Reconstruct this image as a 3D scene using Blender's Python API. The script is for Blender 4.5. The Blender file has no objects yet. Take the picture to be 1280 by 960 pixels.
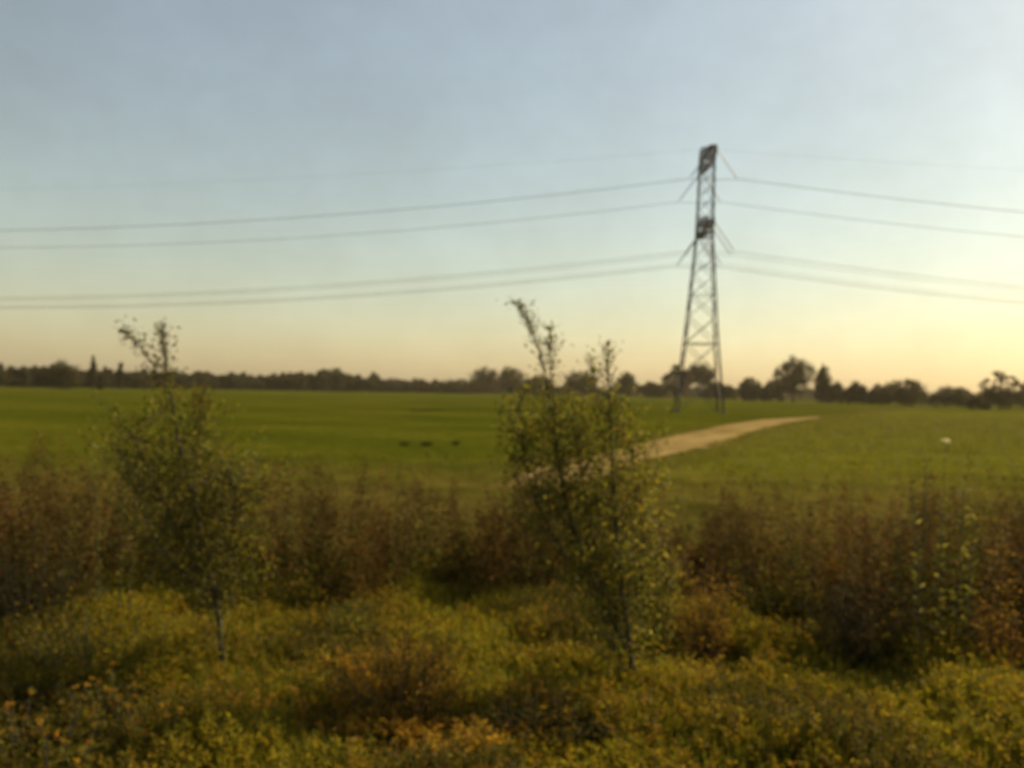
import bpy, math
import numpy as np
from mathutils import Matrix, Vector

R0 = np.random.default_rng(7)
C = bpy.context.scene.collection
sc = bpy.context.scene

# ------------------------------------------------------------------ camera frame
FPX, CX, CY, H = 1108.0, 640.0, 480.0, 3.8
ROLL, PITCH = 0.0200, 0.00668
Fv = np.array([0, math.cos(PITCH), math.sin(PITCH)])
Uv = np.array([0, -math.sin(PITCH), math.cos(PITCH)])
Rv = np.array([1.0, 0, 0])
Xc = math.cos(ROLL) * Rv + math.sin(ROLL) * Uv
Yc = -math.sin(ROLL) * Rv + math.cos(ROLL) * Uv
CAM = np.array([0, 0, H])

def at(px, py, d):
    """World point seen at photograph pixel (px, py), d metres ahead."""
    return CAM + d * (Fv + (px - CX) / FPX * Xc + (CY - py) / FPX * Yc)

def ground_at(px, py):
    r = Fv + (px - CX) / FPX * Xc + (CY - py) / FPX * Yc
    return CAM + r * (-H / r[2])

def base_at(px, d):
    """Point on the ground, d metres ahead, in the column of pixel px at the horizon."""
    p = at(px, 490, d); p[2] = 0.0
    return p

# ------------------------------------------------------------------ mesh builder
class MB:
    def __init__(self):
        self.v, self.c, self.f, self.n = [], [], [], 0

    def add(self, verts, faces, col):
        verts = np.asarray(verts, float).reshape(-1, 3)
        col = np.asarray(col, float)
        if col.ndim == 1:
            col = np.tile(col, (len(verts), 1))
        self.v.append(verts); self.c.append(col)
        for fc in (faces if isinstance(faces, list) else [faces]):
            self.f.append(np.asarray(fc, np.int64) + self.n)
        self.n += len(verts)

    def mesh(self, name, mat, smooth=False):
        me = bpy.data.meshes.new(name)
        V = np.concatenate(self.v); K = np.concatenate(self.c)
        me.vertices.add(len(V)); me.vertices.foreach_set('co', V.astype(np.float32).ravel())
        li = np.concatenate([f.ravel() for f in self.f])
        lt = np.concatenate([np.full(len(f), f.shape[1]) for f in self.f])
        me.loops.add(len(li)); me.loops.foreach_set('vertex_index', li.astype(np.int32))
        me.polygons.add(len(lt))
        me.polygons.foreach_set('loop_start', (np.cumsum(lt) - lt).astype(np.int32))
        a = me.color_attributes.new('tint', 'FLOAT_COLOR', 'POINT')
        a.data.foreach_set('color', np.c_[K, np.ones(len(K))].astype(np.float32).ravel())
        me.update(calc_edges=True); me.validate()
        if smooth:
            me.shade_smooth()
        me.materials.append(mat)
        return me

    def obj(self, name, mat, parent=None, smooth=False, loc=None):
        o = bpy.data.objects.new(name, self.mesh(name, mat, smooth)); C.objects.link(o)
        if parent is not None:
            o.parent = parent
        if loc is not None:
            o.location = loc
        return o

def nrm(a):
    return a / np.maximum(np.linalg.norm(a, axis=-1, keepdims=True), 1e-9)

def rand_dir(n, rng):
    return nrm(rng.normal(size=(n, 3)))

def add_leaves(mb, pos, d, L, W, col, rng, fold=0.25):
    """Folded pointed leaves: one quad each."""
    n = len(pos); d = nrm(d)
    s = nrm(np.cross(d, rand_dir(n, rng))); nn = np.cross(s, d)
    L = np.broadcast_to(L, n)[:, None]; W = np.broadcast_to(W, n)[:, None]
    a = pos; t = pos + d * L
    l = pos + d * L * .45 + s * W * .5 + nn * W * fold
    r = pos + d * L * .45 - s * W * .5 + nn * W * fold
    V = np.stack([a, r, t, l], 1).reshape(-1, 3)
    mb.add(V, np.arange(4 * n).reshape(n, 4), np.repeat(np.broadcast_to(col, (n, 3)), 4, 0))

def add_blades(mb, pos, h, w, bend, col, rng):
    """Tapering bent grass blades: a quad and a tip each."""
    n = len(pos); az = rng.uniform(0, 2 * np.pi, n)
    fw = np.stack([np.cos(az), np.sin(az), np.zeros(n)], 1)
    sd = np.stack([-np.sin(az), np.cos(az), np.zeros(n)], 1)
    up = np.array([0, 0, 1.0]); h = h[:, None]; w = np.broadcast_to(w, n)[:, None]; b = bend[:, None]
    m = pos + up * h * .55 + fw * b * .3; t = pos + up * h + fw * b
    V = np.stack([pos - sd * w / 2, pos + sd * w / 2, m + sd * w * .4, m - sd * w * .4, t], 1).reshape(-1, 3)
    i = np.arange(n)[:, None] * 5
    mb.add(V, [i + np.array([[0, 1, 2, 3]]), i + np.array([[3, 2, 4]])], np.repeat(np.broadcast_to(col, (n, 3)), 5, 0))

def add_tube(mb, pts, rad, n=6, col=(1, 1, 1), cap=True):
    pts = np.asarray(pts, float); m = len(pts)
    rad = np.broadcast_to(rad, m)
    tg = nrm(np.gradient(pts, axis=0))
    ref = np.array([0, 0, 1.0]) if abs(tg[:, 2]).mean() < .8 else np.array([1.0, 0, 0])
    s = nrm(np.cross(tg, ref)); u = np.cross(s, tg)
    a = np.arange(n) * 2 * np.pi / n + np.pi / n
    V = pts[:, None] + rad[:, None, None] * (np.cos(a)[None, :, None] * s[:, None] + np.sin(a)[None, :, None] * u[:, None])
    i, j = np.meshgrid(np.arange(m - 1), np.arange(n), indexing='ij')
    q = np.stack([i * n + j, i * n + (j + 1) % n, (i + 1) * n + (j + 1) % n, (i + 1) * n + j], -1).reshape(-1, 4)
    fs = [q]
    if cap:
        fs += [np.arange(n)[::-1][None], (np.arange(n) + (m - 1) * n)[None]]
    mb.add(V.reshape(-1, 3), fs, col)

def add_box(mb, c, s, col=(1, 1, 1)):
    c = np.array(c); s = np.array(s) / 2
    V = np.array([[x, y, z] for z in (-1, 1) for y in (-1, 1) for x in (-1, 1)]) * s + c
    mb.add(V, np.array([[0, 2, 3, 1], [4, 5, 7, 6], [0, 1, 5, 4], [2, 6, 7, 3], [0, 4, 6, 2], [1, 3, 7, 5]]), col)

def curve(pts, n=12):
    """Smooth polyline through points (Catmull-Rom)."""
    p = np.asarray(pts, float); p = np.vstack([2 * p[0] - p[1], p, 2 * p[-1] - p[-2]])
    out = []
    for k in range(1, len(p) - 2):
        t = np.linspace(0, 1, n, endpoint=False)[:, None]
        a, b, c, d = p[k - 1:k + 3]
        out.append(.5 * (2 * b + (c - a) * t + (2 * a - 5 * b + 4 * c - d) * t ** 2 + (3 * b - a - 3 * c + d) * t ** 3))
    return np.vstack(out + [p[-2][None]])

class Noise:
    """Smooth value field over the ground from summed waves, about -1..1."""
    def __init__(self, scale, seed, k=9):
        r = np.random.default_rng(seed)
        a = r.uniform(0, 2 * np.pi, k); s = 2 * np.pi / scale * r.uniform(.5, 1.6, k)
        self.k = np.stack([np.cos(a) * s, np.sin(a) * s], 1); self.p = r.uniform(0, 2 * np.pi, k); self.g = 1.6 / math.sqrt(k)

    def __call__(self, x, y):
        x = np.asarray(x, float); y = np.asarray(y, float)
        return np.clip(self.g * np.sin(x[..., None] * self.k[:, 0] + y[..., None] * self.k[:, 1] + self.p).sum(-1) * .8, -1.4, 1.4)

def jitter(base, n, rng, v=.3, hue=.12):
    c = np.array(base, float)[None] * rng.uniform(1 - v, 1 + v, (n, 1)) * rng.uniform(1 - hue, 1 + hue, (n, 3))
    return np.clip(c, 0, 1)

def palette(cols, wts, n, rng, v=.3, hue=.1):
    i = rng.choice(len(cols), n, p=np.array(wts) / sum(wts))
    return np.clip(np.array(cols, float)[i] * rng.uniform(1 - v, 1 + v, (n, 1)) * rng.uniform(1 - hue, 1 + hue, (n, 3)), 0, 1)

# ------------------------------------------------------------------ scene objects
def tag(o, label=None, cat=None, group=None, kind=None):
    if label: o['label'] = label
    if cat: o['category'] = cat
    if group: o['group'] = group
    if kind: o['kind'] = kind
    return o

def thing(name, label, cat, loc, group=None, rz=0.0):
    o = bpy.data.objects.new(name, None); C.objects.link(o)
    o.empty_display_size = .2; o.location = loc; o.rotation_euler = (0, 0, rz)
    return tag(o, label, cat, group)

def dup(root, loc, rz, s, label, group=None):
    r = root.copy(); C.objects.link(r); r.location = loc; r.rotation_euler = (0, 0, rz); r.scale = s
    tag(r, label, None, group)
    for ch in list(root.children):
        c = ch.copy(); C.objects.link(c); c.parent = r
    return r

# ------------------------------------------------------------------ materials
def mat_new(name):
    m = bpy.data.materials.new(name); m.use_nodes = True
    nt = m.node_tree; nt.nodes.clear()
    return m, nt, nt.nodes.new('ShaderNodeOutputMaterial')

def mix_rgb(nt, fac, a, b, mode='MIX'):
    n = nt.nodes.new('ShaderNodeMix'); n.data_type = 'RGBA'; n.blend_type = mode
    for sock, val in ((n.inputs[0], fac), (n.inputs[6], a), (n.inputs[7], b)):
        if hasattr(val, 'links'): nt.links.new(val, sock)
        elif isinstance(val, (int, float)): sock.default_value = val
        else: sock.default_value = (*val, 1)
    return n.outputs[2]

def noise_tex(nt, scale, detail=4, rough=.55, coord='Object', stretch=(1, 1, 1)):
    tc = nt.nodes.new('ShaderNodeTexCoord'); mp = nt.nodes.new('ShaderNodeMapping'); mp.inputs['Scale'].default_value = stretch
    n = nt.nodes.new('ShaderNodeTexNoise'); n.inputs['Scale'].default_value = scale
    n.inputs['Detail'].default_value = detail; n.inputs['Roughness'].default_value = rough
    nt.links.new(tc.outputs[coord], mp.inputs[0]); nt.links.new(mp.outputs[0], n.inputs['Vector'])
    return n.outputs['Fac']

def ramp(nt, fac, stops):
    r = nt.nodes.new('ShaderNodeValToRGB'); e = r.color_ramp.elements
    while len(e) < len(stops): e.new(.5)
    for k, (p, c) in zip(e, stops):
        k.position = p; k.color = (*c, 1) if not isinstance(c, (int, float)) else (c, c, c, 1)
    nt.links.new(fac, r.inputs[0])
    return r.outputs[0]

def leaf_mat(name, trans=.45, tboost=1.5, rough=.55, spec=.25):
    m, nt, out = mat_new(name)
    a = nt.nodes.new('ShaderNodeAttribute'); a.attribute_name = 'tint'
    nz = noise_tex(nt, 9, 3)
    col = mix_rgb(nt, 1.0, a.outputs['Color'], ramp(nt, nz, [(.3, .72), (.7, 1.18)]), 'MULTIPLY')
    p = nt.nodes.new('ShaderNodeBsdfPrincipled'); p.inputs['Roughness'].default_value = rough
    p.inputs['Specular IOR Level'].default_value = spec
    nt.links.new(col, p.inputs['Base Color'])
    t = nt.nodes.new('ShaderNodeBsdfTranslucent')
    nt.links.new(mix_rgb(nt, 1.0, col, (tboost * 1.05, tboost, tboost * .55), 'MULTIPLY'), t.inputs[0])
    mx = nt.nodes.new('ShaderNodeMixShader'); mx.inputs[0].default_value = trans
    nt.links.new(p.outputs[0], mx.inputs[1]); nt.links.new(t.outputs[0], mx.inputs[2])
    nt.links.new(mx.outputs[0], out.inputs[0])
    return m

def solid_mat(name, c0, c1, scale, rough=.8, metal=0.0, stretch=(1, 1, 1), bump=0.0):
    m, nt, out = mat_new(name)
    nz = noise_tex(nt, scale, 5, .6, stretch=stretch)
    p = nt.nodes.new('ShaderNodeBsdfPrincipled'); p.inputs['Roughness'].default_value = rough; p.inputs['Metallic'].default_value = metal
    nt.links.new(ramp(nt, nz, [(.3, c0), (.7, c1)]), p.inputs['Base Color'])
    if bump:
        b = nt.nodes.new('ShaderNodeBump'); b.inputs['Strength'].default_value = bump; b.inputs['Distance'].default_value = .03
        nt.links.new(nz, b.inputs['Height']); nt.links.new(b.outputs[0], p.inputs['Normal'])
    nt.links.new(p.outputs[0], out.inputs[0])
    return m

M_LEAF = leaf_mat('leaf', .5, 1.6, .65, .12)
M_DRY = leaf_mat('dry_herb', .35, 1.4, .8, .08)
M_GRASS = leaf_mat('grass', .45, 1.6, .65, .10)
M_FAR = leaf_mat('far_foliage', .2, 1.2, .8, .1)
M_PETAL = leaf_mat('petal', .4, 1.2, .6, .2)
M_BARK = solid_mat('bark', (.030, .025, .013), (.062, .050, .028), 14, .9, stretch=(1, 1, .25), bump=.4)
M_STEEL = solid_mat('weathered_galvanised_steel', (.060, .056, .050), (.11, .10, .09), 1.2, .65, .35)
M_WIRE = solid_mat('aluminium_cable', (.10, .10, .095), (.15, .15, .14), .3, .6, .3)
M_GLASS = solid_mat('brown_porcelain', (.07, .05, .035), (.12, .09, .07), 3, .35)
M_CONC = solid_mat('concrete', (.07, .06, .045), (.13, .115, .09), 2.5, .9, bump=.3)

# ------------------------------------------------------------------ ground
N_big, N_mid, N_sm = Noise(30, 1), Noise(6, 2), Noise(1.7, 3)

TRACK_NEAR = [ground_at(*p)[:2] for p in [(694, 617), (718, 604), (752, 594), (790, 581), (850, 567), (900, 553), (960, 534), (1008, 524.6), (1024, 521.9)]]
TRACK_FAR = [ground_at(*p)[:2] for p in [(632, 608), (658, 592), (706, 576), (790, 558), (850, 543), (900, 533), (960, 524), (1008, 521.6), (1024, 520.9)]]

def track_dist(x, y):
    """Signed distance-like value: negative on the near side of the track's centre line."""
    c = (np.array(TRACK_NEAR) + np.array(TRACK_FAR)) / 2
    best = np.full(np.shape(x), 1e9); sign = np.zeros(np.shape(x))
    c = np.vstack([c[0] + (c[0] - c[1]) * 8, c, c[-1] + (c[-1] - c[-2]) * 40])
    for a, b in zip(c[:-1], c[1:]):
        d = b - a; t = np.clip(((x - a[0]) * d[0] + (y - a[1]) * d[1]) / (d @ d), 0, 1)
        qx, qy = x - a[0] - t * d[0], y - a[1] - t * d[1]
        dist = np.hypot(qx, qy); cr = d[0] * (y - a[1]) - d[1] * (x - a[0])
        up = dist < best; best = np.where(up, dist, best); sign = np.where(up, np.sign(cr), sign)
    return best * sign

def sstep(a, b, x):
    t = np.clip((x - a) / (b - a), 0, 1)
    return t * t * (3 - 2 * t)

def ground_z(x, y):
    x = np.asarray(x, float); y = np.asarray(y, float)
    near = 1 - sstep(25, 60, y)
    z = near * (.09 * N_mid(x, y) + .03 * N_sm(x, y))
    return z + 1.3 * (1 - sstep(1.0, 6.5, y))

def build_ground():
    ys = np.concatenate([np.linspace(-40, 2, 12), np.linspace(2.3, 40, 130), 40 * np.exp(np.linspace(.02, math.log(2600 / 40), 130))])
    xh = np.concatenate([np.linspace(.25, 14, 50), 14 * np.exp(np.linspace(.03, math.log(2500 / 14), 110))])
    xs = np.concatenate([-xh[::-1], [0], xh])
    X, Y = np.meshgrid(xs, ys)
    Z = ground_z(X, Y)
    td = track_dist(X, Y)
    right = 1 - sstep(-1, 3, td)                 # near / right side: rough meadow
    right *= 1 - sstep(230, 330, Y + 20 * N_big(X, Y))
    verge = np.maximum((1 - sstep(30, 50, Y + 3 * N_mid(X, Y))), (1 - sstep(2, 7, np.abs(td))) * .7)
    K = np.stack([right, verge, np.zeros_like(right)], -1).reshape(-1, 3)
    h, w = X.shape
    i, j = np.meshgrid(np.arange(h - 1), np.arange(w - 1), indexing='ij')
    q = np.stack([i * w + j, i * w + j + 1, (i + 1) * w + j + 1, (i + 1) * w + j], -1).reshape(-1, 4)
    mb = MB(); mb.add(np.stack([X, Y, Z], -1).reshape(-1, 3), q, K)
    m, nt, out = mat_new('farmland')
    a = nt.nodes.new('ShaderNodeAttribute'); a.attribute_name = 'tint'
    sp = nt.nodes.new('ShaderNodeSeparateColor'); nt.links.new(a.outputs['Color'], sp.inputs[0])
    n1 = noise_tex(nt, .05, 7, .68, stretch=(.7, 1, 1)); n2 = noise_tex(nt, .9, 6, .7); n3 = noise_tex(nt, .13, 5, .65)
    field = ramp(nt, n1, [(.34, FIELD_A), (.5, FIELD_B), (.66, FIELD_C)])
    rough = ramp(nt, n3, [(.3, ROUGH_A), (.55, ROUGH_B), (.75, ROUGH_C)])
    dry = ramp(nt, n3, [(.3, (.042, .040, .007)), (.7, (.085, .066, .014))])
    col = mix_rgb(nt, sp.outputs[0], field, rough)
    col = mix_rgb(nt, sp.outputs[1], col, dry)
    col = mix_rgb(nt, 1.0, col, ramp(nt, n2, [(.3, .62), (.7, 1.35)]), 'MULTIPLY')
    p = nt.nodes.new('ShaderNodeBsdfPrincipled'); p.inputs['Roughness'].default_value = .95; p.inputs['Specular IOR Level'].default_value = 0
    nt.links.new(col, p.inputs['Base Color'])
    b = nt.nodes.new('ShaderNodeBump'); b.inputs['Strength'].default_value = .6; b.inputs['Distance'].default_value = .15
    nt.links.new(n2, b.inputs['Height']); nt.links.new(b.outputs[0], p.inputs['Normal'])
    nt.links.new(p.outputs[0], out.inputs[0])
    o = mb.obj('ground', m, smooth=True)
    tag(o, 'flat green farmland with a rough olive meadow on the right', 'ground', kind='structure')

FIELD_A, FIELD_B, FIELD_C = (.030, .038, .003), (.049, .054, .004), (.074, .071, .007)
ROUGH_A, ROUGH_B, ROUGH_C = (.056, .058, .005), (.082, .082, .008), (.112, .098, .012)
build_ground()

def build_track():
    a = curve(np.c_[np.array(TRACK_NEAR), np.zeros(len(TRACK_NEAR))], 16)
    b = curve(np.c_[np.array(TRACK_FAR), np.zeros(len(TRACK_FAR))], 16)
    n = len(a); k = 21; V = []
    rng = np.random.default_rng(5)
    e0, e1 = [np.convolve(np.pad(rng.normal(0, .16, n), 4, 'edge'), np.ones(9) / 9, 'valid') for _ in range(2)]
    for j in range(k):
        t = j / (k - 1)
        s = np.clip((t + (1 - t) * e0 * (j == 0) + e1 * (j == k - 1)), -.15, 1.15)[:, None]
        P = a * (1 - s) + b * s
        P[:, 2] = ground_z(P[:, 0], P[:, 1]) + .012 + .05 * math.sin(t * math.pi)
        V.append(P)
    V = np.stack(V, 1)
    K = np.zeros((n, k, 3)); K[:, :, 0] = np.linspace(0, 1, k)[None]; K[:, :, 1] = np.linspace(0, 1, n)[:, None]
    i, j = np.meshgrid(np.arange(n - 1), np.arange(k - 1), indexing='ij')
    q = np.stack([i * k + j, (i + 1) * k + j, (i + 1) * k + j + 1, i * k + j + 1], -1).reshape(-1, 4)
    mb = MB(); mb.add(V.reshape(-1, 3), q, K.reshape(-1, 3))
    m, nt, out = mat_new('pale_dirt')
    n1 = noise_tex(nt, .16, 6, .65); n2 = noise_tex(nt, .7, 6, .75)
    col = ramp(nt, n1, [(.3, (.13, .092, .030)), (.48, (.20, .145, .055)), (.7, (.29, .215, .09))])
    col = mix_rgb(nt, 1.0, col, ramp(nt, n2, [(.3, .75), (.7, 1.15)]), 'MULTIPLY')
    at_ = nt.nodes.new('ShaderNodeAttribute'); at_.attribute_name = 'tint'
    sp = nt.nodes.new('ShaderNodeSeparateColor'); nt.links.new(at_.outputs['Color'], sp.inputs[0])
    n3 = noise_tex(nt, .5, 6, .7)
    wob = nt.nodes.new('ShaderNodeMath'); wob.operation = 'MULTIPLY_ADD'; wob.inputs[1].default_value = .34; nt.links.new(n3, wob.inputs[0])
    off = nt.nodes.new('ShaderNodeMath'); off.operation = 'SUBTRACT'; off.inputs[1].default_value = .17
    nt.links.new(sp.outputs[0], wob.inputs[2]); nt.links.new(wob.outputs[0], off.inputs[0])
    # grassy verges and middle strip, worn wheel ruts between them
    grass = ramp(nt, off.outputs[0], [(.0, 1.0), (.06, .08), (.40, .0), (.47, .22), (.53, .22), (.62, .0), (.93, .10), (1.0, .9)])
    col = mix_rgb(nt, grass, col, mix_rgb(nt, n3, (.05, .045, .006), (.12, .085, .02)))
    p = nt.nodes.new('ShaderNodeBsdfPrincipled'); p.inputs['Roughness'].default_value = .95; p.inputs['Specular IOR Level'].default_value = 0
    b_ = nt.nodes.new('ShaderNodeBump'); b_.inputs['Strength'].default_value = .7; b_.inputs['Distance'].default_value = .1
    nt.links.new(n2, b_.inputs['Height']); nt.links.new(b_.outputs[0], p.inputs['Normal'])
    nt.links.new(col, p.inputs['Base Color']); nt.links.new(p.outputs[0], out.inputs[0])
    tag(mb.obj('dirt_track', m, smooth=True), 'pale sandy dirt track bending away across the field', 'track', kind='structure')
build_track()

# ------------------------------------------------------------------ herbs
def add_herbs(mb, base, h, lean, nleaf, LL, LW, cols, wts, rng, t0=.15, stemw=.008, stemcol=(.07, .05, .025), up=.5, v=.35, spread=.0):
    n = len(base); lean = np.asarray(lean)
    top = base + np.c_[lean, h]
    sc_ = jitter(stemcol, n, rng)
    az = rng.uniform(0, np.pi, n); sd = np.stack([np.cos(az), np.sin(az), np.zeros(n)], 1) * stemw
    V = np.stack([base - sd, base + sd, top + sd * .4, top - sd * .4], 1).reshape(-1, 3)
    mb.add(V, np.arange(4 * n).reshape(n, 4), np.repeat(sc_, 4, 0))
    k = np.repeat(np.arange(n), nleaf); N = len(k)
    t = t0 + (1 - t0) * rng.uniform(0, 1, N) ** .8
    p = base[k] * (1 - t[:, None]) + top[k] * t[:, None]
    a = rng.uniform(0, 2 * np.pi, N)
    out = np.stack([np.cos(a), np.sin(a), np.zeros(N)], 1)
    p = p + out * (spread * rng.uniform(0, 1, N) * (1.1 - t))[:, None]
    d = out + np.array([0, 0, 1.0]) * rng.normal(up, .45, N)[:, None]
    s = rng.uniform(.55, 1.35, N) * (1.15 - .45 * t)
    pc = palette(cols, wts, n, rng, v=.15)
    lc = palette(cols, wts, N, rng, v=v)
    add_leaves(mb, p, d, LL * s, LW * s, lc * .55 + pc[k] * .45, rng)

def scatter(n, x0, x1, y0, y1, rng, wedge=True):
    y = np.sqrt(rng.uniform(y0 ** 2, y1 ** 2, n)) if wedge else rng.uniform(y0, y1, n)
    x = rng.uniform(x0, x1, n)
    if wedge: x = x * y
    return x, y

# foreground grass and leafy cover
def clear(x, y):
    """The verge is shorter just in front of the shrubs."""
    f = np.ones(np.shape(x))
    for px, d, r in ((515, 9.9, 1.1), (690, 9.5, .9), (100, 9.7, 1.1), (885, 12.6, .8)):
        b = base_at(px, d)
        f = np.minimum(f, .35 + .65 * sstep(.5, 1.0, np.hypot(x - b[0], (y - b[1] + .3) * .8) / r))
    return f

def build_foreground():
    rng = np.random.default_rng(21)
    clump, dark = Noise(2.2, 31), Noise(3.2, 33)
    def patch(x, y):
        return (1.12 + .30 * dark(x, y))[:, None]
    mb = MB()
    x, y = scatter(260000, -.78, .78, 6.8, 20, rng)
    keep = rng.uniform(0, 1, len(x)) < .8 + .25 * clump(x, y)
    x, y = x[keep], y[keep]
    h = (.30 + .09 * np.clip(clump(x, y), -.8, 1)) * rng.uniform(.5, 1.5, len(x)) * clear(x, y)
    z = ground_z(x, y)
    tint = palette([(.10, .104, .009), (.155, .138, .011), (.17, .115, .016), (.07, .085, .009)], [3, 3, 1.5, 2], len(x), rng) * patch(x, y)
    add_blades(mb, np.c_[x, y, z - .02], h, rng.uniform(.006, .014, len(x)), h * rng.uniform(.1, .8, len(x)), tint, rng)
    tag(mb.obj('meadow_grass', M_GRASS), 'tall yellowing grass covering the trackside verge', 'grass', kind='stuff')

    mb = MB()
    x, y = scatter(19000, -.76, .76, 6.8, 15, rng)
    c = clump(x, y)
    keep = rng.uniform(0, 1, len(x)) < np.clip(.62 + .5 * c, .2, 1)
    x, y, c = x[keep], y[keep], c[keep]
    h = np.clip(.34 + .12 * c, .15, .7) * rng.uniform(.7, 1.3, len(x)) * clear(x, y)
    base = np.c_[x, y, ground_z(x, y)]
    b = base_at(515, 9.9); zone = np.hypot((x - b[0]) * .75, y - b[1] - .1) + .35 * dark(x * 2, y * 2)
    pz = dark(x, y)
    for sel, cols, wts in ((zone < 1.15, [(.24, .145, .020), (.29, .19, .024), (.20, .105, .018), (.15, .125, .012)], [3, 3, 2, 2]),
                           ((zone >= 1.15) & (pz > .25), [(.15, .145, .010), (.20, .175, .012), (.24, .17, .014), (.085, .098, .009)], [3, 3, 1.2, 2]),
                           ((zone >= 1.15) & (pz <= .25) & (pz > -.45), [(.125, .115, .009), (.185, .15, .011), (.23, .15, .014), (.07, .08, .009), (.18, .09, .015)], [3, 3, 1.5, 2, .8]),
                           ((zone >= 1.15) & (pz <= -.45), [(.055, .058, .008), (.085, .075, .009), (.11, .07, .012), (.038, .042, .007)], [3, 2, 1.2, 2])):
        add_herbs(mb, base[sel], h[sel], rng.normal(0, .10, (sel.sum(), 2)), 26, .075, .030, [(1.15 * c[0], 1.06 * c[1], 1.1 * c[2]) for c in cols], wts, rng, spread=.06)
    tag(mb.obj('undergrowth', M_GRASS), 'low leafy weeds growing through the verge grass', 'undergrowth', kind='stuff')

    mb = MB()          # small yellow flower heads, countless
    x, y = scatter(2000, -.74, .74, 7, 14, rng)
    keep = (clump(x, y) > .0) & (rng.uniform(0, 1, len(x)) < .5)
    x, y = x[keep], y[keep]
    hh = (.44 + .18 * clump(x, y)) * rng.uniform(.8, 1.25, len(x)) * clear(x, y)
    ctr = np.c_[x, y, ground_z(x, y) + hh]
    k = np.repeat(np.arange(len(x)), 6)
    add_leaves(mb, ctr[k] + rng.normal(0, .012, (len(k), 3)), rand_dir(len(k), rng) + [0, 0, .6], .024, .018,
               palette([(.42, .27, .015), (.34, .24, .02), (.40, .17, .012)], [3, 3, 1], len(k), rng), rng)
    i = np.arange(len(x))
    add_blades(mb, np.c_[x, y, ground_z(x, y)], hh, .006, np.zeros(len(x)), np.array((.07, .07, .015)), rng)
    tag(mb.obj('wildflowers', M_PETAL), 'tiny yellow flowers scattered over the verge', 'flowers', kind='stuff')
build_foreground()

# tall brown herb thicket between verge and field
def build_thicket():
    rng = np.random.default_rng(44)
    gap = Noise(2.6, 51); hz = Noise(2.0, 52); fine = Noise(.8, 53)
    mb = MB()
    x = rng.uniform(-15, 16, 5000); y = rng.uniform(12.4, 18.5, 5000)
    front = 15.0 - 2.3 * sstep(2.8, 4.6, x) - .6 * sstep(-4, -8, x) + .7 * gap(x, y * 0 + 3)
    keep = (y > front) & (rng.uniform(0, 1, len(x)) < .66 + .50 * gap(x * 1.3 + 20, y * 1.3))
    x, y = x[keep], y[keep]
    hcap = 2.0 + .36 * hz(x, y) + .34 * fine(x, y)
    hcap = np.maximum(hcap, 1.5) + .12 * np.exp(-((x - .3) / 1.6) ** 2)
    hcap -= .55 * np.exp(-((x - 3.3) / .8) ** 2)                     # lower where the green bush stands
    h = hcap * rng.uniform(.62, 1.05, len(x))
    base = np.c_[x, y, ground_z(x, y)]
    g = hz(x + 7, y)[:, None]
    g2 = gap(x + 40, y)
    for sel, cols in (((g[:, 0] > .1) & (g2 < .7), [(.125, .064, .019), (.088, .047, .015), (.165, .092, .027), (.06, .048, .012), (.24, .17, .08)]),
                      ((g[:, 0] <= .1) & (g2 < .7), [(.070, .043, .014), (.048, .031, .011), (.095, .058, .018), (.050, .043, .011), (.20, .15, .07)]),
                      (g2 >= .7, [(.070, .068, .012), (.050, .050, .010), (.095, .085, .016), (.08, .05, .016), (.22, .19, .08)])):
        add_herbs(mb, base[sel], h[sel], rng.normal(0, .30, (sel.sum(), 2)), 95, .085, .042, cols, [4, 3, 2, 2.2, .3], rng,
                  t0=.06, stemcol=(.06, .042, .018), up=.35, spread=.30, stemw=.006)
    tag(mb.obj('weed_thicket', M_DRY), 'tall thicket of brown withered weeds along the field edge', 'weeds', kind='stuff')
build_thicket()

# rough grass on the meadow and the dry edge of the field
def build_rough():
    rng = np.random.default_rng(61)
    mb = MB()
    x, y = scatter(230000, -.72, .74, 18, 210, rng)
    td = track_dist(x, y)
    fade = rng.uniform(0, 1, len(x)) < 1 - .9 * sstep(60, 205, y)
    keep = (td < -2.4) | ((y < 46 + 4 * N_mid(x, y)) & (td > 3.4))
    keep &= (td < -2.4) | (rng.uniform(0, 1, len(x)) < .5)
    keep &= fade
    x, y = x[keep], y[keep]
    c = .5 + .5 * N_mid(x, y)
    h = np.clip(.10 + .14 * c, .05, .4) * rng.uniform(.5, 1.4, len(x))
    left = x < 2
    tint = palette([(.095, .094, .011), (.08, .088, .010), (.125, .105, .018), (.12, .080, .022)], [4, 4, 2, 1], len(x), rng)
    tl = palette([(.085, .06, .014), (.08, .078, .010), (.11, .075, .02)], [3, 4, 2], len(x), rng)
    tint = np.where((left & (y < 48))[:, None], tl, tint)
    add_blades(mb, np.c_[x, y, ground_z(x, y) - .02], h, .014 + y * .0007, h * rng.uniform(.5, 1.6, len(x)), tint, rng)
    tag(mb.obj('rough_grass', M_GRASS), 'rough olive grass of the meadow beside the dirt track', 'grass', kind='stuff')
build_rough()

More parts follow.
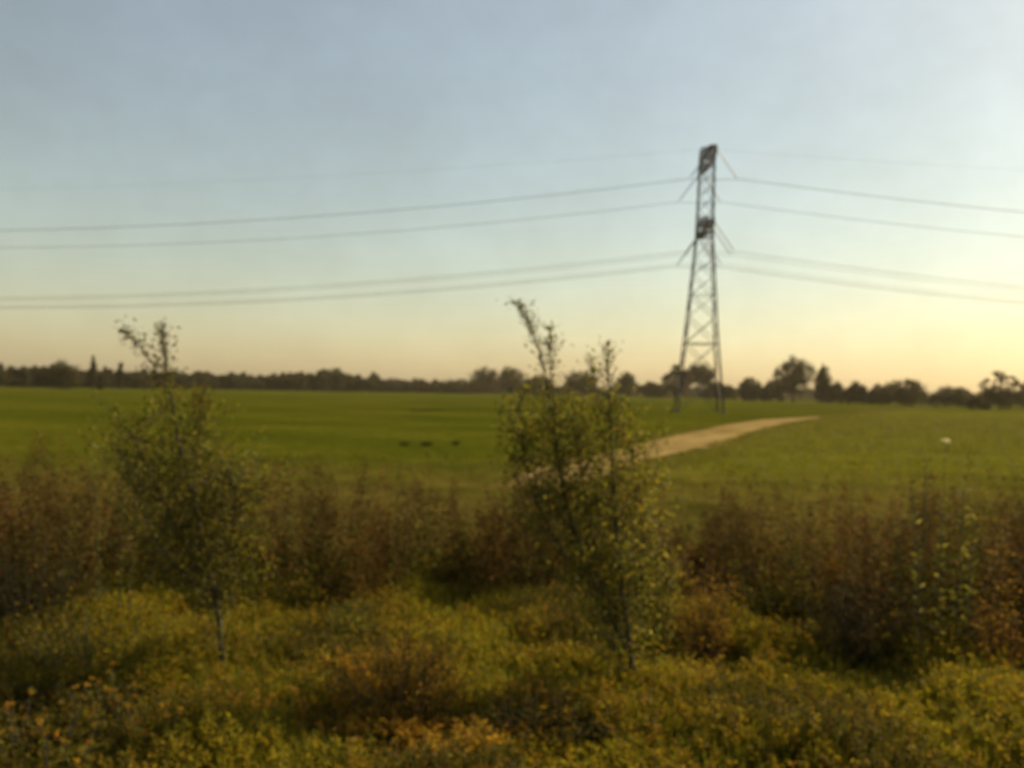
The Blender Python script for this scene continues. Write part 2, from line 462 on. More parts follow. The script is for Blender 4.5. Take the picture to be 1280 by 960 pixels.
# ------------------------------------------------------------------ saplings
def make_sapling(name, label, d, stems, prof, nshoot, seed, cols, wts, leafL, nleaf, side=(1, 1)):
    """stems: list of (photo-pixel path, base radius); prof(t) = shoot length at height fraction t."""
    rng = np.random.default_rng(seed)
    b = at(*stems[0][0][0], d); root = np.array([b[0], b[1], float(ground_z(b[0], b[1]))])
    t = thing(name, label, 'young tree', root, 'young trees standing in the verge')
    wood, leaf = MB(), MB()
    for path, r0, dy in stems:
        P = np.array([at(px, py, d) + [0, dy * k / max(len(path) - 1, 1), 0] for k, (px, py) in enumerate(path)]) - root
        P = curve(P, 10); P += np.c_[rng.normal(0, .006, (len(P), 2)), np.zeros(len(P))]
        add_tube(wood, P, np.linspace(r0, .005, len(P)), 7)
        zt = (P[:, 2] / 4.9)
        for s in range(int(nshoot * len(P) / 50)):
            u = rng.uniform(.06 if r0 > .03 else 0, 1)
            o = P[min(int(u * (len(P) - 1)), len(P) - 1)]
            f = min(max(o[2] / 4.9, 0), 1)
            L = prof(f) * rng.uniform(.45, 1.2)
            a = rng.uniform(0, 2 * np.pi); dirv = np.array([math.cos(a), math.sin(a) * .8, rng.uniform(.05, .9)])
            dirv[0] *= side[1] if dirv[0] > 0 else side[0]
            dirv /= np.linalg.norm(dirv)
            q = np.linspace(0, 1, 7)[:, None]
            sh = o + dirv * L * q + np.array([0, 0, .25 * L]) * q ** 2 + rng.normal(0, .02, (7, 3)) * q
            add_tube(wood, sh, np.linspace(.006, .0015, 7), 4)
            thin = 1 - .72 * float(sstep(.68, .84, f))
            if rng.uniform() > .35 + .65 * thin: continue
            m = max(3, int(nleaf * min(L, .65) * thin * rng.uniform(.6, 1.3)))
            w = rng.uniform(.12, 1.0, m) ** .8; i = np.minimum((w * 6).astype(int), 5); fr = (w * 6 - i)[:, None]
            p = sh[i] * (1 - fr) + sh[i + 1] * fr + rng.normal(0, .075, (m, 3))
            dd = dirv * .5 + rand_dir(m, rng) + [0, 0, .1]
            ls = rng.uniform(.6, 1.25, m)
            add_leaves(leaf, p, dd, leafL * ls, leafL * .42 * ls, palette(cols, wts, m, rng, v=.35), rng)
        # leaves on the leader itself
        m = int(len(P) * 1.6); i = rng.integers(len(P) // 2, len(P), m)
        add_leaves(leaf, P[i] + rng.normal(0, .02, (m, 3)), rand_dir(m, rng) + [0, 0, .6], leafL * rng.uniform(.6, 1.1, m), leafL * .4, palette(cols, wts, m, rng), rng)
    wood.obj('trunk', M_BARK, t, smooth=True); leaf.obj('crown', M_LEAF, t)
    return t

GREENS = [(.105, .104, .014), (.15, .138, .020), (.070, .070, .012), (.16, .115, .022), (.30, .27, .09)]
dL = ground_at(280, 850)[1]
make_sapling('young_tree', 'broad leafy young tree on the left with two thin bare twigs against the sky', dL,
    [([(280, 850), (272, 775), (245, 650), (222, 560), (206, 480), (198, 430), (196, 402)], .040, .2),
     ([(262, 740), (228, 660), (198, 580), (184, 520)], .016, -.5),
     ([(268, 760), (205, 700), (155, 620), (135, 565)], .016, .5),
     ([(266, 755), (290, 680), (303, 620), (300, 580)], .016, -.4),
     ([(250, 690), (236, 600), (234, 530), (228, 490)], .014, .6),
     ([(208, 490), (190, 455), (170, 432), (149, 413)], .006, .1)],
    lambda f: float(np.interp(f, [.05, .15, .32, .5, .64, .74], [.6, .85, .95, .72, .50, .10])), 125, 3, [tuple(v * .80 for v in c) for c in GREENS], [4, 3.5, 2, 1.2, .35], .068, 58)
dR = ground_at(797, 872)[1]
make_sapling('young_tree', 'taller young tree with three leafy spires above the treeline, standing before the dirt track', dR,
    [([(797, 872), (786, 800), (772, 690), (764, 580), (760, 490), (757, 430)], .040, -.2),
     ([(788, 815), (742, 730), (708, 630), (692, 530), (678, 450), (662, 405), (648, 376)], .024, .3),
     ([(735, 715), (706, 620), (694, 530), (688, 450), (686, 412)], .014, -.3),
     ([(776, 765), (712, 700), (668, 620), (652, 550), (650, 490)], .016, -.5),
     ([(780, 780), (792, 690), (797, 600), (785, 530)], .014, .4),
     ([(750, 740), (735, 640), (722, 560), (716, 490)], .014, .2),
     ([(764, 560), (748, 490), (738, 445)], .008, .2)],
    lambda f: float(np.interp(f, [.05, .15, .32, .5, .66, .78], [.6, .80, .80, .55, .42, .17])), 125, 4, GREENS, [4, 3.5, 2, 1.3, .45], .068, 60)

# ------------------------------------------------------------------ shrubs, weeds, flowers
def make_shrub(name, label, cat, px, d, w, h, cols, wts, n, seed, leafL=.06, mat=None, group=None, top=None):
    rng = np.random.default_rng(seed)
    b = base_at(px, d); b[2] = float(ground_z(b[0], b[1]))
    t = thing(name, label, cat, b, group)
    wood, leaf = MB(), MB()
    ns = max(6, int(n / 45))
    for s in range(ns):
        a = rng.uniform(0, 2 * np.pi); r = math.sqrt(rng.uniform(0, 1)) * w / 2
        e = np.array([math.cos(a) * r, math.sin(a) * r * .7, h * rng.uniform(.55, 1.08) * (1 - .45 * (r / (w / 2)) ** 2)])
        q = np.linspace(0, 1, 6)[:, None]
        st = np.array([e[0] * .35, e[1] * .35, 0]) * (1 - q) + e * q + np.array([0, 0, .12 * h]) * q * (1 - q) + rng.normal(0, .025, (6, 3)) * q
        add_tube(wood, st, np.linspace(.009, .003, 6), 4)
        m = 45; u = rng.uniform(.12, 1, m); i = np.minimum((u * 5).astype(int), 4); f = (u * 5 - i)[:, None]
        p = st[i] * (1 - f) + st[i + 1] * f + rng.normal(0, .05, (m, 3)); p[:, 2] = np.maximum(p[:, 2], .02)
        ls = rng.uniform(.6, 1.3, m)
        add_leaves(leaf, p, rand_dir(m, rng) + [0, 0, .3], leafL * ls, leafL * .42 * ls, palette(cols, wts, m, rng, v=.35), rng)
    wood.obj('stem', M_BARK, t); leaf.obj('foliage', mat or M_LEAF, t)
    return t

RUST = [(.26, .145, .022), (.31, .195, .028), (.20, .10, .020), (.16, .12, .016)]
make_shrub('rust_bush', 'orange brown bush low in the verge between the two young trees', 'bush', 515, 9.9, 1.9, 1.15, RUST, [3, 4, 2, 2], 3000, 71, .055, M_DRY)
make_shrub('rust_bush', 'reddish brown bush to the right of the taller young tree', 'bush', 885, 12.6, 1.15, 1.55, RUST, [4, 1.5, 3, 1.5], 2000, 72, .05, M_DRY)
make_shrub('rust_bush', 'reddish brown bush at the right edge beside the tall leafy weed', 'bush', 1258, 12.0, 1.15, 1.55, RUST, [3, 1, 4, 1.5], 2000, 73, .05, M_DRY)
make_shrub('green_bush', 'loose yellow green bush between the taller young tree and the reddish brown bush', 'bush', 825, 12.9, .95, 1.95, GREENS, [3, 4, 1, 2, .5], 1800, 74, .06)
make_shrub('green_bush', 'low yellow green bush below the left young tree at the left edge', 'bush', 120, 11.3, 2.2, 1.05, [(.12, .105, .013), (.17, .135, .016), (.07, .075, .012)], [3, 3, 2], 3000, 75, .06)
make_shrub('dark_or_shade_bush', 'dark olive bush among brown weeds at the far left edge', 'bush', 50, 13.4, 2.2, 1.55, [(.030, .030, .008), (.022, .022, .006), (.05, .044, .010)], [3, 3, 2], 2600, 76, .06)
make_shrub('green_bush', 'small bright green bush before the brown thicket, between the young trees', 'bush', 435, 12.6, 1.0, .85, [(.12, .115, .014), (.16, .14, .02), (.07, .08, .012)], [3, 2, 2], 1000, 77, .06)
make_shrub('dark_or_shade_bush', 'dark brown bush standing in front of the right hand thicket', 'bush', 1090, 12.6, 2.0, 1.55, [(.06, .04, .018), (.04, .032, .014), (.08, .06, .02)], [3, 3, 2], 2600, 78, .055, M_DRY)

SHADEC = [(.040, .036, .008), (.055, .045, .010), (.030, .027, .007)]  # shade of the verge hollows, put into the leaves of two added bushes
make_shrub('dark_or_shade_bush', 'added low bush darkened to paint shade at the foot of the taller young tree, bottom centre', 'bush', 690, 9.5, 1.7, .50, SHADEC, [2, 2, 1], 1800, 171, .06)
make_shrub('dark_or_shade_bush', 'added low bush darkened to paint a shaded hollow behind the orange flowers at the lower left', 'bush', 100, 10.0, 2.1, .48, SHADEC, [2, 2, 1], 1800, 172, .06)

def make_weed(name, label, px, d, stems, seed, leafL, cols, wts, flower=None):
    rng = np.random.default_rng(seed)
    b = base_at(px, d); b[2] = float(ground_z(b[0], b[1]))
    t = thing(name, label, 'weed', b)
    wood, leaf, fl = MB(), MB(), MB()
    for (dx, h, lx) in stems:
        q = np.linspace(0, 1, 9)[:, None]
        st = np.array([dx, 0, 0]) * (1 - q) + np.array([dx + lx, rng.normal(0, .08), h]) * q + rng.normal(0, .012, (9, 3)) * q
        add_tube(wood, st, np.linspace(.012, .004, 9), 5)
        m = int(46 * h); u = rng.uniform(.2, 1, m); i = np.minimum((u * 8).astype(int), 7); f = (u * 8 - i)[:, None]
        p = st[i] * (1 - f) + st[i + 1] * f
        a = rng.uniform(0, 2 * np.pi, m); dd = np.stack([np.cos(a), np.sin(a), rng.normal(.35, .4, m)], 1)
        ls = rng.uniform(.6, 1.2, m) * (1.3 - .6 * u)
        add_leaves(leaf, p, dd, leafL * ls, leafL * .28 * ls, palette(cols, wts, m, rng), rng)
        if flower:
            fl = MB(); m = 40; o = st[-1] + np.c_[rng.normal(0, .03, (m, 2)), rng.uniform(-.03, .03, m)]
            add_leaves(fl, o, rand_dir(m, rng) * .6 + [0, 0, .6], .022, .02, palette([flower], [1], m, rng, v=.15), rng)
            fl.obj('flower_head', M_PETAL, t)
    wood.obj('stem', M_BARK, t); leaf.obj('foliage', M_LEAF, t)
    return t

WEEDC = [(.085, .085, .017), (.12, .11, .022), (.065, .065, .012), (.19, .17, .06)]
make_weed('tall_weed', 'tall weed with long pale green leaves rising out of the dark thicket on the right', 1188, 12.0,
          [(-.12, 2.55, .05), (.10, 2.75, .12), (.30, 2.35, .1), (-.32, 2.3, -.1)], 81, .15, WEEDC, [3, 3, 2, 1])
make_weed('tall_weed', 'single thin stalk with a white flower head above the right hand meadow', 1180, 13.5, [(0, 3.05, .1)], 82, .09, WEEDC, [3, 3, 2, .5], (.75, .72, .6))
make_weed('tall_weed', 'slim weed with pale seed heads left of the left young tree', 150, 13.2,
          [(-.2, 2.85, -.12), (.05, 2.6, .05), (.22, 2.45, .1)], 83, .08, WEEDC, [2, 3, 2, 1], (.36, .33, .14))
make_weed('tall_weed', 'dark upright weed spike on top of the right hand thicket', 1152, 13.4, [(0, 2.55, .02), (.06, 2.4, .05), (-.07, 2.3, 0)], 84, .09, [(.06, .055, .02), (.04, .04, .014)], [1, 1])

def make_flowers():
    spots = [(28, 905), (60, 930), (82, 900), (118, 892), (150, 865), (158, 900), (183, 922), (196, 930), (225, 905), (20, 940), (100, 945)]
    rng = np.random.default_rng(91)
    kinds = []
    for v in range(3):
        wood, lf, fl = MB(), MB(), []
        for s in range(4):
            a = rng.uniform(0, 6.28); e = np.array([math.cos(a) * rng.uniform(.05, .22), math.sin(a) * .2, rng.uniform(.42, .62)])
            st = np.linspace(0, 1, 5)[:, None] * e
            add_tube(wood, st, np.linspace(.006, .003, 5), 4)
            m = 14; i = rng.integers(0, 5, m)
            add_leaves(lf, st[i], rand_dir(m, rng) + [0, 0, .3], .07, .022, palette(GREENS[:4], [2, 3, 1, 1], m, rng), rng)
            m = 15
            fb = MB(); fl.append(fb)
            add_leaves(fb, e + rng.normal(0, .010, (m, 3)), rand_dir(m, rng) + [0, 0, .4], .026, .020, palette([(.34, .15, .012), (.40, .21, .015), (.27, .10, .012)], [3, 2, 1], m, rng), rng)
        kinds.append((wood.mesh('stem', M_BARK), lf.mesh('foliage', M_LEAF), [f.mesh('flower_head', M_PETAL) for f in fl]))
    for k, (px, py) in enumerate(spots):
        g = ground_at(px, py + 40); g[2] = float(ground_z(g[0], g[1]))
        t = thing('flowering_weed', 'orange flowering weed in the grass along the bottom left of the verge', 'flower', g, 'orange flowering weeds at the bottom left', rz=k * 1.3)
        a, b, heads = kinds[k % 3]
        for n, me in [('stem', a), ('foliage', b)] + [('flower_head', f) for f in heads]:
            o = bpy.data.objects.new(n, me); C.objects.link(o); o.parent = t
make_flowers()

def make_tufts():
    rng = np.random.default_rng(95)
    for (px, py), lab in zip([(506, 557), (533, 557), (570, 556)], ['leftmost of the three dark weed tufts out in the green field', 'middle one of the three dark weed tufts out in the green field', 'rightmost of the three dark weed tufts, nearest the taller young tree']):
        g = ground_at(px, py); mb = MB()
        m = int(rng.integers(110, 260)); a = rng.uniform(0, 6.28, m); r = np.abs(rng.normal(0, rng.uniform(.08, .16), m))
        add_leaves(mb, np.c_[np.cos(a) * r, np.sin(a) * r, np.zeros(m)], np.c_[np.cos(a) * .5, np.sin(a) * .5, rng.uniform(.5, 1.2, m)], rng.uniform(.15, .38, m), .05,
                   palette([(.040, .046, .008), (.055, .058, .010)], [1, 1], m, rng), rng)
        tag(mb.obj('weed_tuft', M_LEAF, loc=g), lab, 'tuft', 'dark weed tufts in the field')
make_tufts()

# ------------------------------------------------------------------ far trees
def tree_meshes(name, h, w, lobes, seed, cols, wts, trunk_h=.12, leaf=.6, n=2600, gap=.0):
    """Crown of leaf clumps on lobes [(x, z, rx, rz)] in units of w and h; limbs from a tapered trunk."""
    rng = np.random.default_rng(seed)
    wood, crown = MB(), MB()
    ztop = max(z for _, z, _, _ in lobes) * h
    P = np.array([[0, 0, 0], [.01 * w, 0, ztop * .4], [-.01 * w, 0, ztop * .95]])
    add_tube(wood, curve(P, 5), np.linspace(.028 * h, .006 * h, 11), 7)
    wt = np.array([rx * rx * rz for _, _, rx, rz in lobes]); wt = wt / wt.sum()
    for (x, z, rx, rz), f in zip(lobes, wt):
        c = np.array([x * w, rng.uniform(-.12, .12) * w, z * h])
        s = np.array([0, 0, max(trunk_h * h, (z - rz) * h * .6)])
        add_tube(wood, np.array([s, s * .5 + c * .5 + [0, 0, -.03 * h], c]), [.012 * h, .008 * h, .004 * h], 5)
        m = int(n * f); nc = max(7, m // 42)
        cd = rand_dir(nc, rng); cr = rng.uniform(.1, 1.0, nc) ** .5
        cc = c + cd * cr[:, None] * np.array([rx * w, rx * w, rz * h])      # clump centres
        k = rng.integers(0, nc, m)
        p = cc[k] + rng.normal(0, 1, (m, 3)) * np.array([rx * w, rx * w, rz * h]) * .16
        p[:, 2] = np.maximum(p[:, 2], .02 * h)
        ct = palette(cols, wts, nc, rng, v=.3)
        lc = ct[k] * rng.uniform(.75, 1.25, (m, 1))
        s = rng.uniform(.6, 1.3, m) * leaf
        add_leaves(crown, p, rand_dir(m, rng), s, s * .7, lc, rng)
    return wood.mesh('trunk', M_BARK, True), crown.mesh('crown', M_FAR)

FARC, FARW = [(.056, .050, .016), (.040, .037, .013), (.075, .062, .021)], [3, 3, 2]
BROWNC = [(.075, .050, .024), (.05, .04, .02), (.09, .06, .03)]
ROUND = [(-.22, .45, .28, .36), (.2, .48, .3, .38), (0, .68, .30, .30), (0, .30, .42, .28)]
OAK = [(-.30, .50, .22, .24), (.28, .52, .24, .26), (0, .78, .26, .20), (-.08, .36, .36, .22), (.12, .60, .25, .22), (-.2, .70, .18, .17)]
BUSH = [(-.3, .38, .25, .36), (.25, .42, .28, .40), (0, .55, .3, .42), (.42, .28, .14, .27), (-.42, .26, .14, .25)]
POPLAR = [(0, .30, .45, .26), (0, .55, .42, .28), (0, .80, .28, .20)]
LOLLY = [(0, .66, .46, .32), (-.2, .60, .28, .24), (.22, .62, .27, .24)]
SPREAD = [(-.32, .60, .20, .16), (.05, .82, .22, .17), (.32, .66, .20, .17), (-.10, .40, .34, .20), (.20, .30, .36, .24), (-.25, .24, .26, .22)]

def far_tree(name, label, px, top, base, w_px, lobes, seed, cols=FARC, wts=FARW, n=6500, group=None, d=None, leaf=None):
    g = ground_at(px, base) if d is None else base_at(px, d)
    D = g[1]; hpx = 480 + FPX * math.tan(PITCH) + (px - CX) * math.tan(ROLL)
    h = H + (hpx - top) * D / FPX; w = w_px * D / FPX
    t = thing(name, label, 'tree', g, group)
    for nm, me in zip(('trunk', 'crown'), tree_meshes(name, h, w, lobes, seed, cols, wts, n=n, leaf=leaf or max(.35, D * .0016))):
        o = bpy.data.objects.new(nm, me); C.objects.link(o); o.parent = t
    return t

# trees one can tell apart, left to right
far_tree('broad_tree', 'broad domed tree rising above the distant wood near the left edge', 76, 450, 486.0, 46, ROUND, 101)
far_tree('narrow_tree', 'needle thin pointed tree poking out of the distant wood at the left', 116, 444, 486.0, 9, POPLAR, 102, n=2500)
far_tree('narrow_tree', 'stubby column tree poking out of the distant wood beside the left young tree', 150.5, 450, 486.2, 10, POPLAR, 103, n=2500)
far_tree('broad_tree', 'rounded tree standing a little above the middle of the distant wood', 418, 459, 487.5, 34, ROUND, 104)
far_tree('broad_tree', 'small pointed tree at the right end of the middle wood', 467, 464, 487.6, 18, POPLAR, 105, n=3500)
far_tree('brown_tree', 'low brownish tree in the thin middle of the treeline', 520, 473, 489.5, 36, BUSH, 106, BROWNC)
far_tree('brown_tree', 'long low brownish tree just left of the dark clump behind the taller young tree', 562, 474, 490.5, 44, BUSH, 107, BROWNC)
far_tree('dark_tree', 'dark rounded tree at the left end of the clump behind the taller young tree', 607, 458, 492.0, 44, ROUND, 108)
far_tree('dark_tree', 'dark tree in the clump, right beside the first spire of the taller young tree', 637, 456, 492.4, 34, ROUND, 109)
far_tree('dark_tree', 'dark low tree seen through the leaves of the taller young tree', 672, 468, 493.5, 34, BUSH, 110)
far_tree('dark_tree', 'dark rounded tree between the spires of the taller young tree', 724, 462, 494.5, 44, ROUND, 111)
far_tree('broad_tree', 'small round tree just right of the taller young tree', 783, 464, 496.0, 24, ROUND, 112)
far_tree('dark_tree', 'low dark bushy tree left of the pylon', 815, 476, 497.0, 36, BUSH, 113)
far_tree('broad_tree', 'dark round crowned tree behind the left leg of the pylon', 846, 455, 498.0, 42, OAK, 114)
far_tree('broad_tree', 'mushroom shaped tree with a clear trunk between the legs of the pylon', 874, 453, 498.0, 36, LOLLY, 115)
far_tree('pale_tree', 'low pale bush between the trunk of the mushroom tree and the right pylon leg', 893, 476, 499.0, 30, BUSH, 116, [(.08, .075, .03), (.06, .055, .025)], [1, 1])
far_tree('dark_tree', 'small dark tree just right of the pylon leg', 910, 480, 500.0, 18, BUSH, 117, n=2500)
far_tree('dark_tree', 'low dark rounded tree between the pylon and the tall tree', 938, 472, 501.0, 32, ROUND, 118)
far_tree('pale_tree', 'low pale bushy tree at the left foot of the tall tree', 964, 475, 501.6, 30, BUSH, 119, [(.085, .075, .032), (.06, .055, .025)], [1, 1])
far_tree('broad_tree', 'tallest tree of the treeline, a broad crown right of the pylon', 991, 444, 503.0, 50, OAK, 120, n=9000)
far_tree('narrow_tree', 'slim upright tree at the right shoulder of the tallest tree', 1029, 456, 503.6, 24, POPLAR, 121)
far_tree('dark_tree', 'low bushy tree at the right foot of the tallest tree', 1046, 478, 504.3, 26, BUSH, 122)
far_tree('dark_tree', 'small ragged dark tree right of the tallest tree', 1070, 477, 505.5, 26, BUSH, 123)
far_tree('pale_tree', 'hazy pale tree left of the domed group on the right', 1098, 480, 506.3, 28, BUSH, 124, [(.08, .072, .034), (.06, .055, .028)], [1, 1])
far_tree('broad_tree', 'wide domed tree in the middle of the right hand treeline', 1130, 473, 507.8, 62, ROUND, 125, n=9000)
far_tree('pale_tree', 'hazy low wide tree between the domed tree and the right edge', 1188, 482, 509.0, 56, BUSH, 126, [(.08, .072, .034), (.06, .055, .028)], [1, 1], n=7000)
far_tree('broad_tree', 'open branched tree with gaps in its crown near the right edge', 1249, 460, 512.0, 50, SPREAD, 127, n=7000)
far_tree('dark_tree', 'low dark bush at the foot of the open branched tree', 1222, 492, 512.0, 30, BUSH, 128, n=3500)
far_tree('dark_tree', 'rounded tree cut by the right edge behind the open branched tree', 1290, 476, 511.0, 46, ROUND, 129)

# the unbroken wood at the left: copies of five trees in two staggered rows
def build_wood():
    rng = np.random.default_rng(140)
    protos = []
    lab = 'dark tree in the unbroken distant wood along the left edge of the field'
    for k, (lb, cc) in enumerate([(ROUND, FARC), (BUSH, FARC), (OAK, FARC), (ROUND, [(.06, .055, .026), (.045, .042, .02)]), (BUSH, [(.045, .045, .02), (.032, .032, .016)])]):
        protos.append(tree_meshes('wood', 10, 12, lb, 150 + k, cc, [1] * len(cc), n=4500, leaf=.9))
    tops = np.interp
    xs = np.arange(-150, 600, 11.0)
    first = {}
    for row in range(2):
        for i, px0 in enumerate(xs):
            px = px0 + rng.uniform(-4, 4) + 5 * row
            topy = np.interp(px, [-150, 0, 60, 110, 170, 250, 330, 400, 470, 490, 520, 590], [458, 457, 455, 460, 461, 465, 467, 463, 469, 474, 476, 476]) + rng.uniform(-1.5, 4) + 2 * (1 - row)
            D = np.interp(px, [-150, 0, 300, 600], [430, 470, 640, 760]) + 25 * row + rng.uniform(-8, 8)
            g = base_at(px, D)
            hpx = 480 + FPX * math.tan(PITCH) + (px - CX) * math.tan(ROLL)
            h = H + (hpx - topy) * D / FPX; w = rng.uniform(18, 30) * D / FPX
            k = int(rng.integers(0, 5))
            s = (w / 12, w / 12, h / 10)
            if k in first:
                dup(first[k], g, rng.uniform(0, 6.28), s, lab, 'trees of the distant wood')
            else:
                t = thing('wood_tree', lab, 'tree', g, 'trees of the distant wood', rng.uniform(0, 6.28)); t.scale = s
                for nm, me in zip(('trunk', 'crown'), protos[k]):
                    o = bpy.data.objects.new(nm, me); C.objects.link(o); o.parent = t
                first[k] = t
    # far mass behind, on the right, that shows only as a band through the gaps
    mb = MB(); r = np.random.default_rng(160)
    m = 26000; px = r.uniform(560, 1400, m)
    P = np.array([base_at(a, b) for a, b in zip(px, r.uniform(820, 900, m))])
    hh = 9 + 2.5 * np.sin(px * .09) + 1.8 * np.sin(px * .23 + 1)
    P[:, 2] = r.uniform(0, 1, m) ** .8 * hh
    add_leaves(mb, P, rand_dir(m, r), r.uniform(1.2, 2.6, m), 1.6, palette(FARC, FARW, m, r), r)
    tag(mb.obj('far_wood', M_FAR), 'low far-off wood behind the separate trees', 'wood', kind='stuff')
build_wood()

# ------------------------------------------------------------------ pylon
def build_pylon():
    D = 182.0
    b = base_at(873, D)
    yaw = -math.radians(5.0)
    t = thing('pylon', 'tall steel lattice electricity pylon seen end-on with two cross arms', 'pylon', b, rz=yaw)
    t.rotation_euler = (0, math.radians(1.0), yaw)
    ZL, ZU, ZT = 37.4, 51.5, 54.1
    def hw(z):
        return np.interp(z, [0, 16, ZL - 1.5, ZU, ZT], [4.55, 3.05, 1.62, 1.45, 1.35])
    corner = [(-1, -1), (1, -1), (1, 1), (-1, 1)]
    for sx, sy in corner:
        mb = MB()
        zs = np.array([0, 16, ZL - 1.5, ZU, ZT])
        add_tube(mb, np.array([[sx * hw(z), sy * hw(z), z] for z in zs]), [.20, .19, .16, .13, .12], 4)
        mb.obj('leg', M_STEEL, t)
        mb = MB(); add_box(mb, (sx * 4.57, sy * 4.57, .15), (.9, .9, .5)); mb.obj('footing', M_CONC, t)
    mb = MB()
    levels = [0, 7.5, 14, 19.5, 24, 28, 31.5, ZL - 1.5, ZL + 1.2, ZL + 4, ZL + 6.8, ZL + 9.5, ZL + 12, ZU, ZT]
    def bar(p, q, r): add_tube(mb, np.array([p, q], float), [r, r], 4)
    for a, c in zip(levels[:-1], levels[1:]):
        wa, wc = hw(a), hw(c); r = .085 if a < 20 else .07
        for k in range(4):
            (x0, y0), (x1, y1) = corner[k], corner[(k + 1) % 4]
            bar((x0 * wa, y0 * wa, a), (x1 * wc, y1 * wc, c), r); bar((x1 * wa, y1 * wa, a), (x0 * wc, y0 * wc, c), r)
            if c in (14, 24, ZL - 1.5, ZL + 1.2, ZU, ZT): bar((x0 * wc, y0 * wc, c), (x1 * wc, y1 * wc, c), r)
            if a == 0:
                mw = hw((a + c) / 2); zc = (a + c) / 2
                bar((x0 * mw, y0 * mw, zc), ((x0 + x1) / 2 * mw, (y0 + y1) / 2 * mw, zc), .06)
        if c in (14, ZL - 1.5, ZU):
            bar((-wc, -wc, c), (wc, wc, c), .06); bar((wc, -wc, c), (-wc, wc, c), .06)
    mb.obj('lattice', M_STEEL, t)
    # cross arms along local y
    strings, tips = [], []
    for (z, half, depth, pts) in ((ZU, 10.8, 2.2, (10.6,)), (ZL, 10.9, 2.4, (10.7, 6.3))):
        mb = MB()
        w0 = hw(z)
        for s in (-1, 1):
            N = 7
            ys = np.linspace(w0, half, N + 1)
            xw = np.linspace(w0, .55, N + 1); zt = np.linspace(z + depth, z + .55, N + 1)
            lo = [[np.array([sx * xw[i], s * ys[i], z]) for i in range(N + 1)] for sx in (-1, 1)]
            hi = [[np.array([sx * xw[i] * .8, s * ys[i], zt[i]]) for i in range(N + 1)] for sx in (-1, 1)]
            for side in (0, 1):
                bar(lo[side][0], lo[side][-1], .11); bar(hi[side][0], hi[side][-1], .10)
                for i in range(N):
                    bar(lo[side][i], hi[side][i + 1], .055); bar(hi[side][i], lo[side][i + 1], .055); bar(lo[side][i + 1], hi[side][i + 1], .055)
            for i in range(N + 1):
                bar(lo[0][i], lo[1][i], .055); bar(hi[0][i], hi[1][i], .055)
                if i < N:
                    bar(lo[0][i], lo[1][i + 1], .055); bar(lo[1][i], lo[0][i + 1], .055); bar(hi[0][i], hi[1][i + 1], .05); bar(hi[1][i], hi[0][i + 1], .05)
            for yy in pts: tips.append((s * yy, z))
        mb.obj('cross_arm', M_STEEL, t)
    SX, SZ = 4.5, 5.9
    M = Matrix.Translation(Vector(b)) @ t.rotation_euler.to_matrix().to_4x4()
    for (yy, z) in tips:
        for s in (-1, 1):
            mb = MB()
            n = 44; q = np.linspace(0, 1, n)
            P = np.c_[s * (.35 + q * (SX - .35)), np.full(n, yy), z - .05 - q * SZ]
            r = np.where(np.arange(n) % 2 == 0, .05, .15); r[:3] = .05; r[-3:] = .05
            add_tube(mb, P, r, 8)
            mb.obj('insulator', M_GLASS, t)
    def wire(yy, z, rad, label, strung):
        mb = MB()
        x = np.concatenate([-np.geomspace(340, .5, 70) - (SX if strung else 0), [0], np.geomspace(.5, 340, 70) + (SX if strung else 0)])
        u = np.maximum(np.abs(x) - (SX if strung else 0), 0)
        drop = (np.where(x < 0, .130 * u - 3.85e-4 * u * u, .142 * u - 4.2e-4 * u * u)) if strung else (.085 * u - 1.98e-4 * u * u)
        zz = z - (SZ + .1 if strung else 0) - drop - (.25 * (1 - (np.abs(x) / SX) ** 2) * (np.abs(x) < SX) if strung else 0)
        P = np.array([M @ Vector((a, yy, 0)) for a in x]); P[:, 2] = zz + (M @ Vector((0, yy, 0)))[2]
        if not strung: P[:, 0] += .9
        else: P[:, 0] += math.sin(math.radians(1)) * z
        mb2 = MB(); add_tube(mb2, P - np.array(b), rad, 6)
        o = mb2.obj('power_line', M_WIRE, loc=b)
        tag(o, label, 'cable', 'wires strung from the pylon')
    wire(-10.6, ZU, .05, 'upper conductor hanging from the near tip of the top cross arm, highest thick wire', True)
    wire(10.6, ZU, .045, 'conductor hanging from the far tip of the top cross arm, second thick wire down', True)
    wire(-10.7, ZL, .04, 'wire on the near tip of the lower cross arm, topmost of the lower four', True)
    wire(-6.3, ZL, .03, 'wire on the near inner hanger of the lower cross arm, second of the lower four', True)
    wire(6.3, ZL, .03, 'wire on the far inner hanger of the lower cross arm, third of the lower four', True)
    wire(10.7, ZL, .05, 'wire on the far tip of the lower cross arm, lowest of all the wires', True)
    wire(0, ZT + .1, .014, 'thin faint earth wire running over the very top of the pylon', False)
build_pylon()

# ------------------------------------------------------------------ haze
HAZE = 0.00007
if HAZE:
    mb = MB(); add_box(mb, (0, 1300, 33), (5200, 2800, 70))
    m, nt, out = mat_new('haze')
    v = nt.nodes.new('ShaderNodeVolumePrincipled')
    v.inputs['Color'].default_value = (1, .86, .60, 1); v.inputs['Density'].default_value = HAZE; v.inputs['Anisotropy'].default_value = .3
    nt.links.new(v.outputs[0], out.inputs['Volume'])
    tag(mb.obj('haze', m), 'warm evening haze over the farmland', 'haze', kind='stuff')

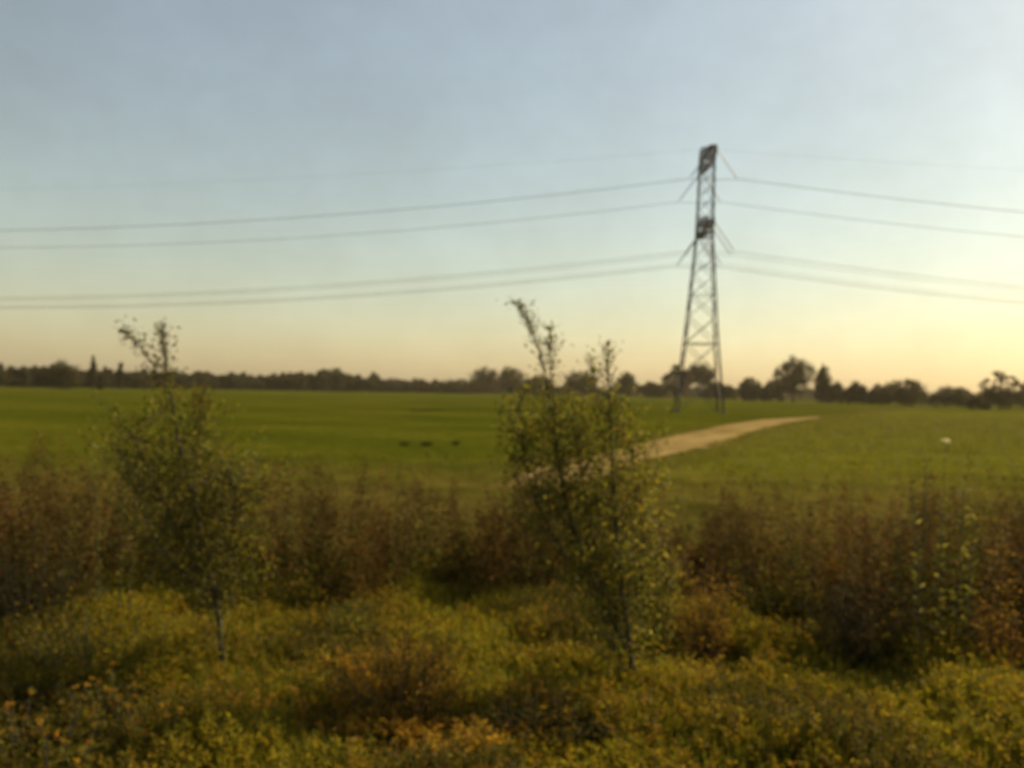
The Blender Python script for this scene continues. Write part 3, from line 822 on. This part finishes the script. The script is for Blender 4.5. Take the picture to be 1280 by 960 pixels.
# ------------------------------------------------------------------ sky, sun, camera
SUN_AZ, SUN_EL = math.radians(60), math.radians(40)      # clockwise from the view direction (+Y)
w = bpy.data.worlds.new('World'); sc.world = w; w.use_nodes = True
nt = w.node_tree; nt.nodes.clear()
out = nt.nodes.new('ShaderNodeOutputWorld'); bg = nt.nodes.new('ShaderNodeBackground')
sky = nt.nodes.new('ShaderNodeTexSky'); sky.sky_type = 'NISHITA'; sky.sun_disc = False
sky.sun_elevation = SUN_EL; sky.sun_rotation = SUN_AZ
sky.air_density = 1.3; sky.dust_density = 1.4; sky.ozone_density = 1.0; sky.altitude = 0
bg.inputs['Strength'].default_value = .070
mottle = noise_tex(nt, 7, 6, .6, 'Generated', (1, 1, 1.6)); fleck = noise_tex(nt, 38, 3, .5, 'Generated')  # mottling added to the sky colour in place of smudged window glass
hz_ = mix_rgb(nt, 1.0, mix_rgb(nt, 1.0, sky.outputs[0], (.96, .93, .78), 'MULTIPLY'), (.64, .42, .32), 'ADD')      # warm evening air, pale tone added to even the gradient
hz_ = mix_rgb(nt, 1.0, hz_, ramp(nt, mottle, [(.3, (.95, .945, .93)), (.7, (1.05, 1.055, 1.06))]), 'MULTIPLY')
hz_ = mix_rgb(nt, 1.0, hz_, ramp(nt, fleck, [(.3, .985), (.7, 1.015)]), 'MULTIPLY')
nt.links.new(hz_, bg.inputs[0]); nt.links.new(bg.outputs[0], out.inputs[0])

L = bpy.data.lights.new('sun', 'SUN'); L.energy = 4.2; L.angle = math.radians(.6); L.color = (1.0, .80, .52)
so = bpy.data.objects.new('sun', L); C.objects.link(so)
sd = Vector((math.sin(SUN_AZ) * math.cos(SUN_EL), math.cos(SUN_AZ) * math.cos(SUN_EL), math.sin(SUN_EL)))
so.rotation_euler = sd.to_track_quat('Z', 'Y').to_euler(); so.location = (60, 40, 80)

cd = bpy.data.cameras.new('camera'); cam = bpy.data.objects.new('camera', cd); C.objects.link(cam)
cd.sensor_width = 36; cd.lens = 36 * FPX / 1280; cd.clip_start = .05; cd.clip_end = 12000
cd.dof.use_dof = True; cd.dof.focus_distance = 1.0; cd.dof.aperture_fstop = 5.2     # focus caught by the train window, everything outside soft
mw = Matrix.Identity(4)
for i, ax in enumerate((Xc, Yc, -Fv)):
    for r in range(3): mw[r][i] = ax[r]
for r in range(3): mw[r][3] = CAM[r]
cam.matrix_world = mw; sc.camera = cam

sc.render.engine = 'CYCLES'
sc.cycles.use_denoising = True
try: sc.cycles.denoiser = 'OPENIMAGEDENOISE'
except Exception: pass
sc.cycles.max_bounces = 8; sc.cycles.transmission_bounces = 4; sc.cycles.volume_bounces = 1
sc.cycles.use_adaptive_sampling = True
vs = sc.view_settings; vs.view_transform = 'Standard'; vs.look = 'None'; vs.gamma = 1.0; vs.use_curve_mapping = False; vs.exposure = 0.8
sc.render.film_transparent = False
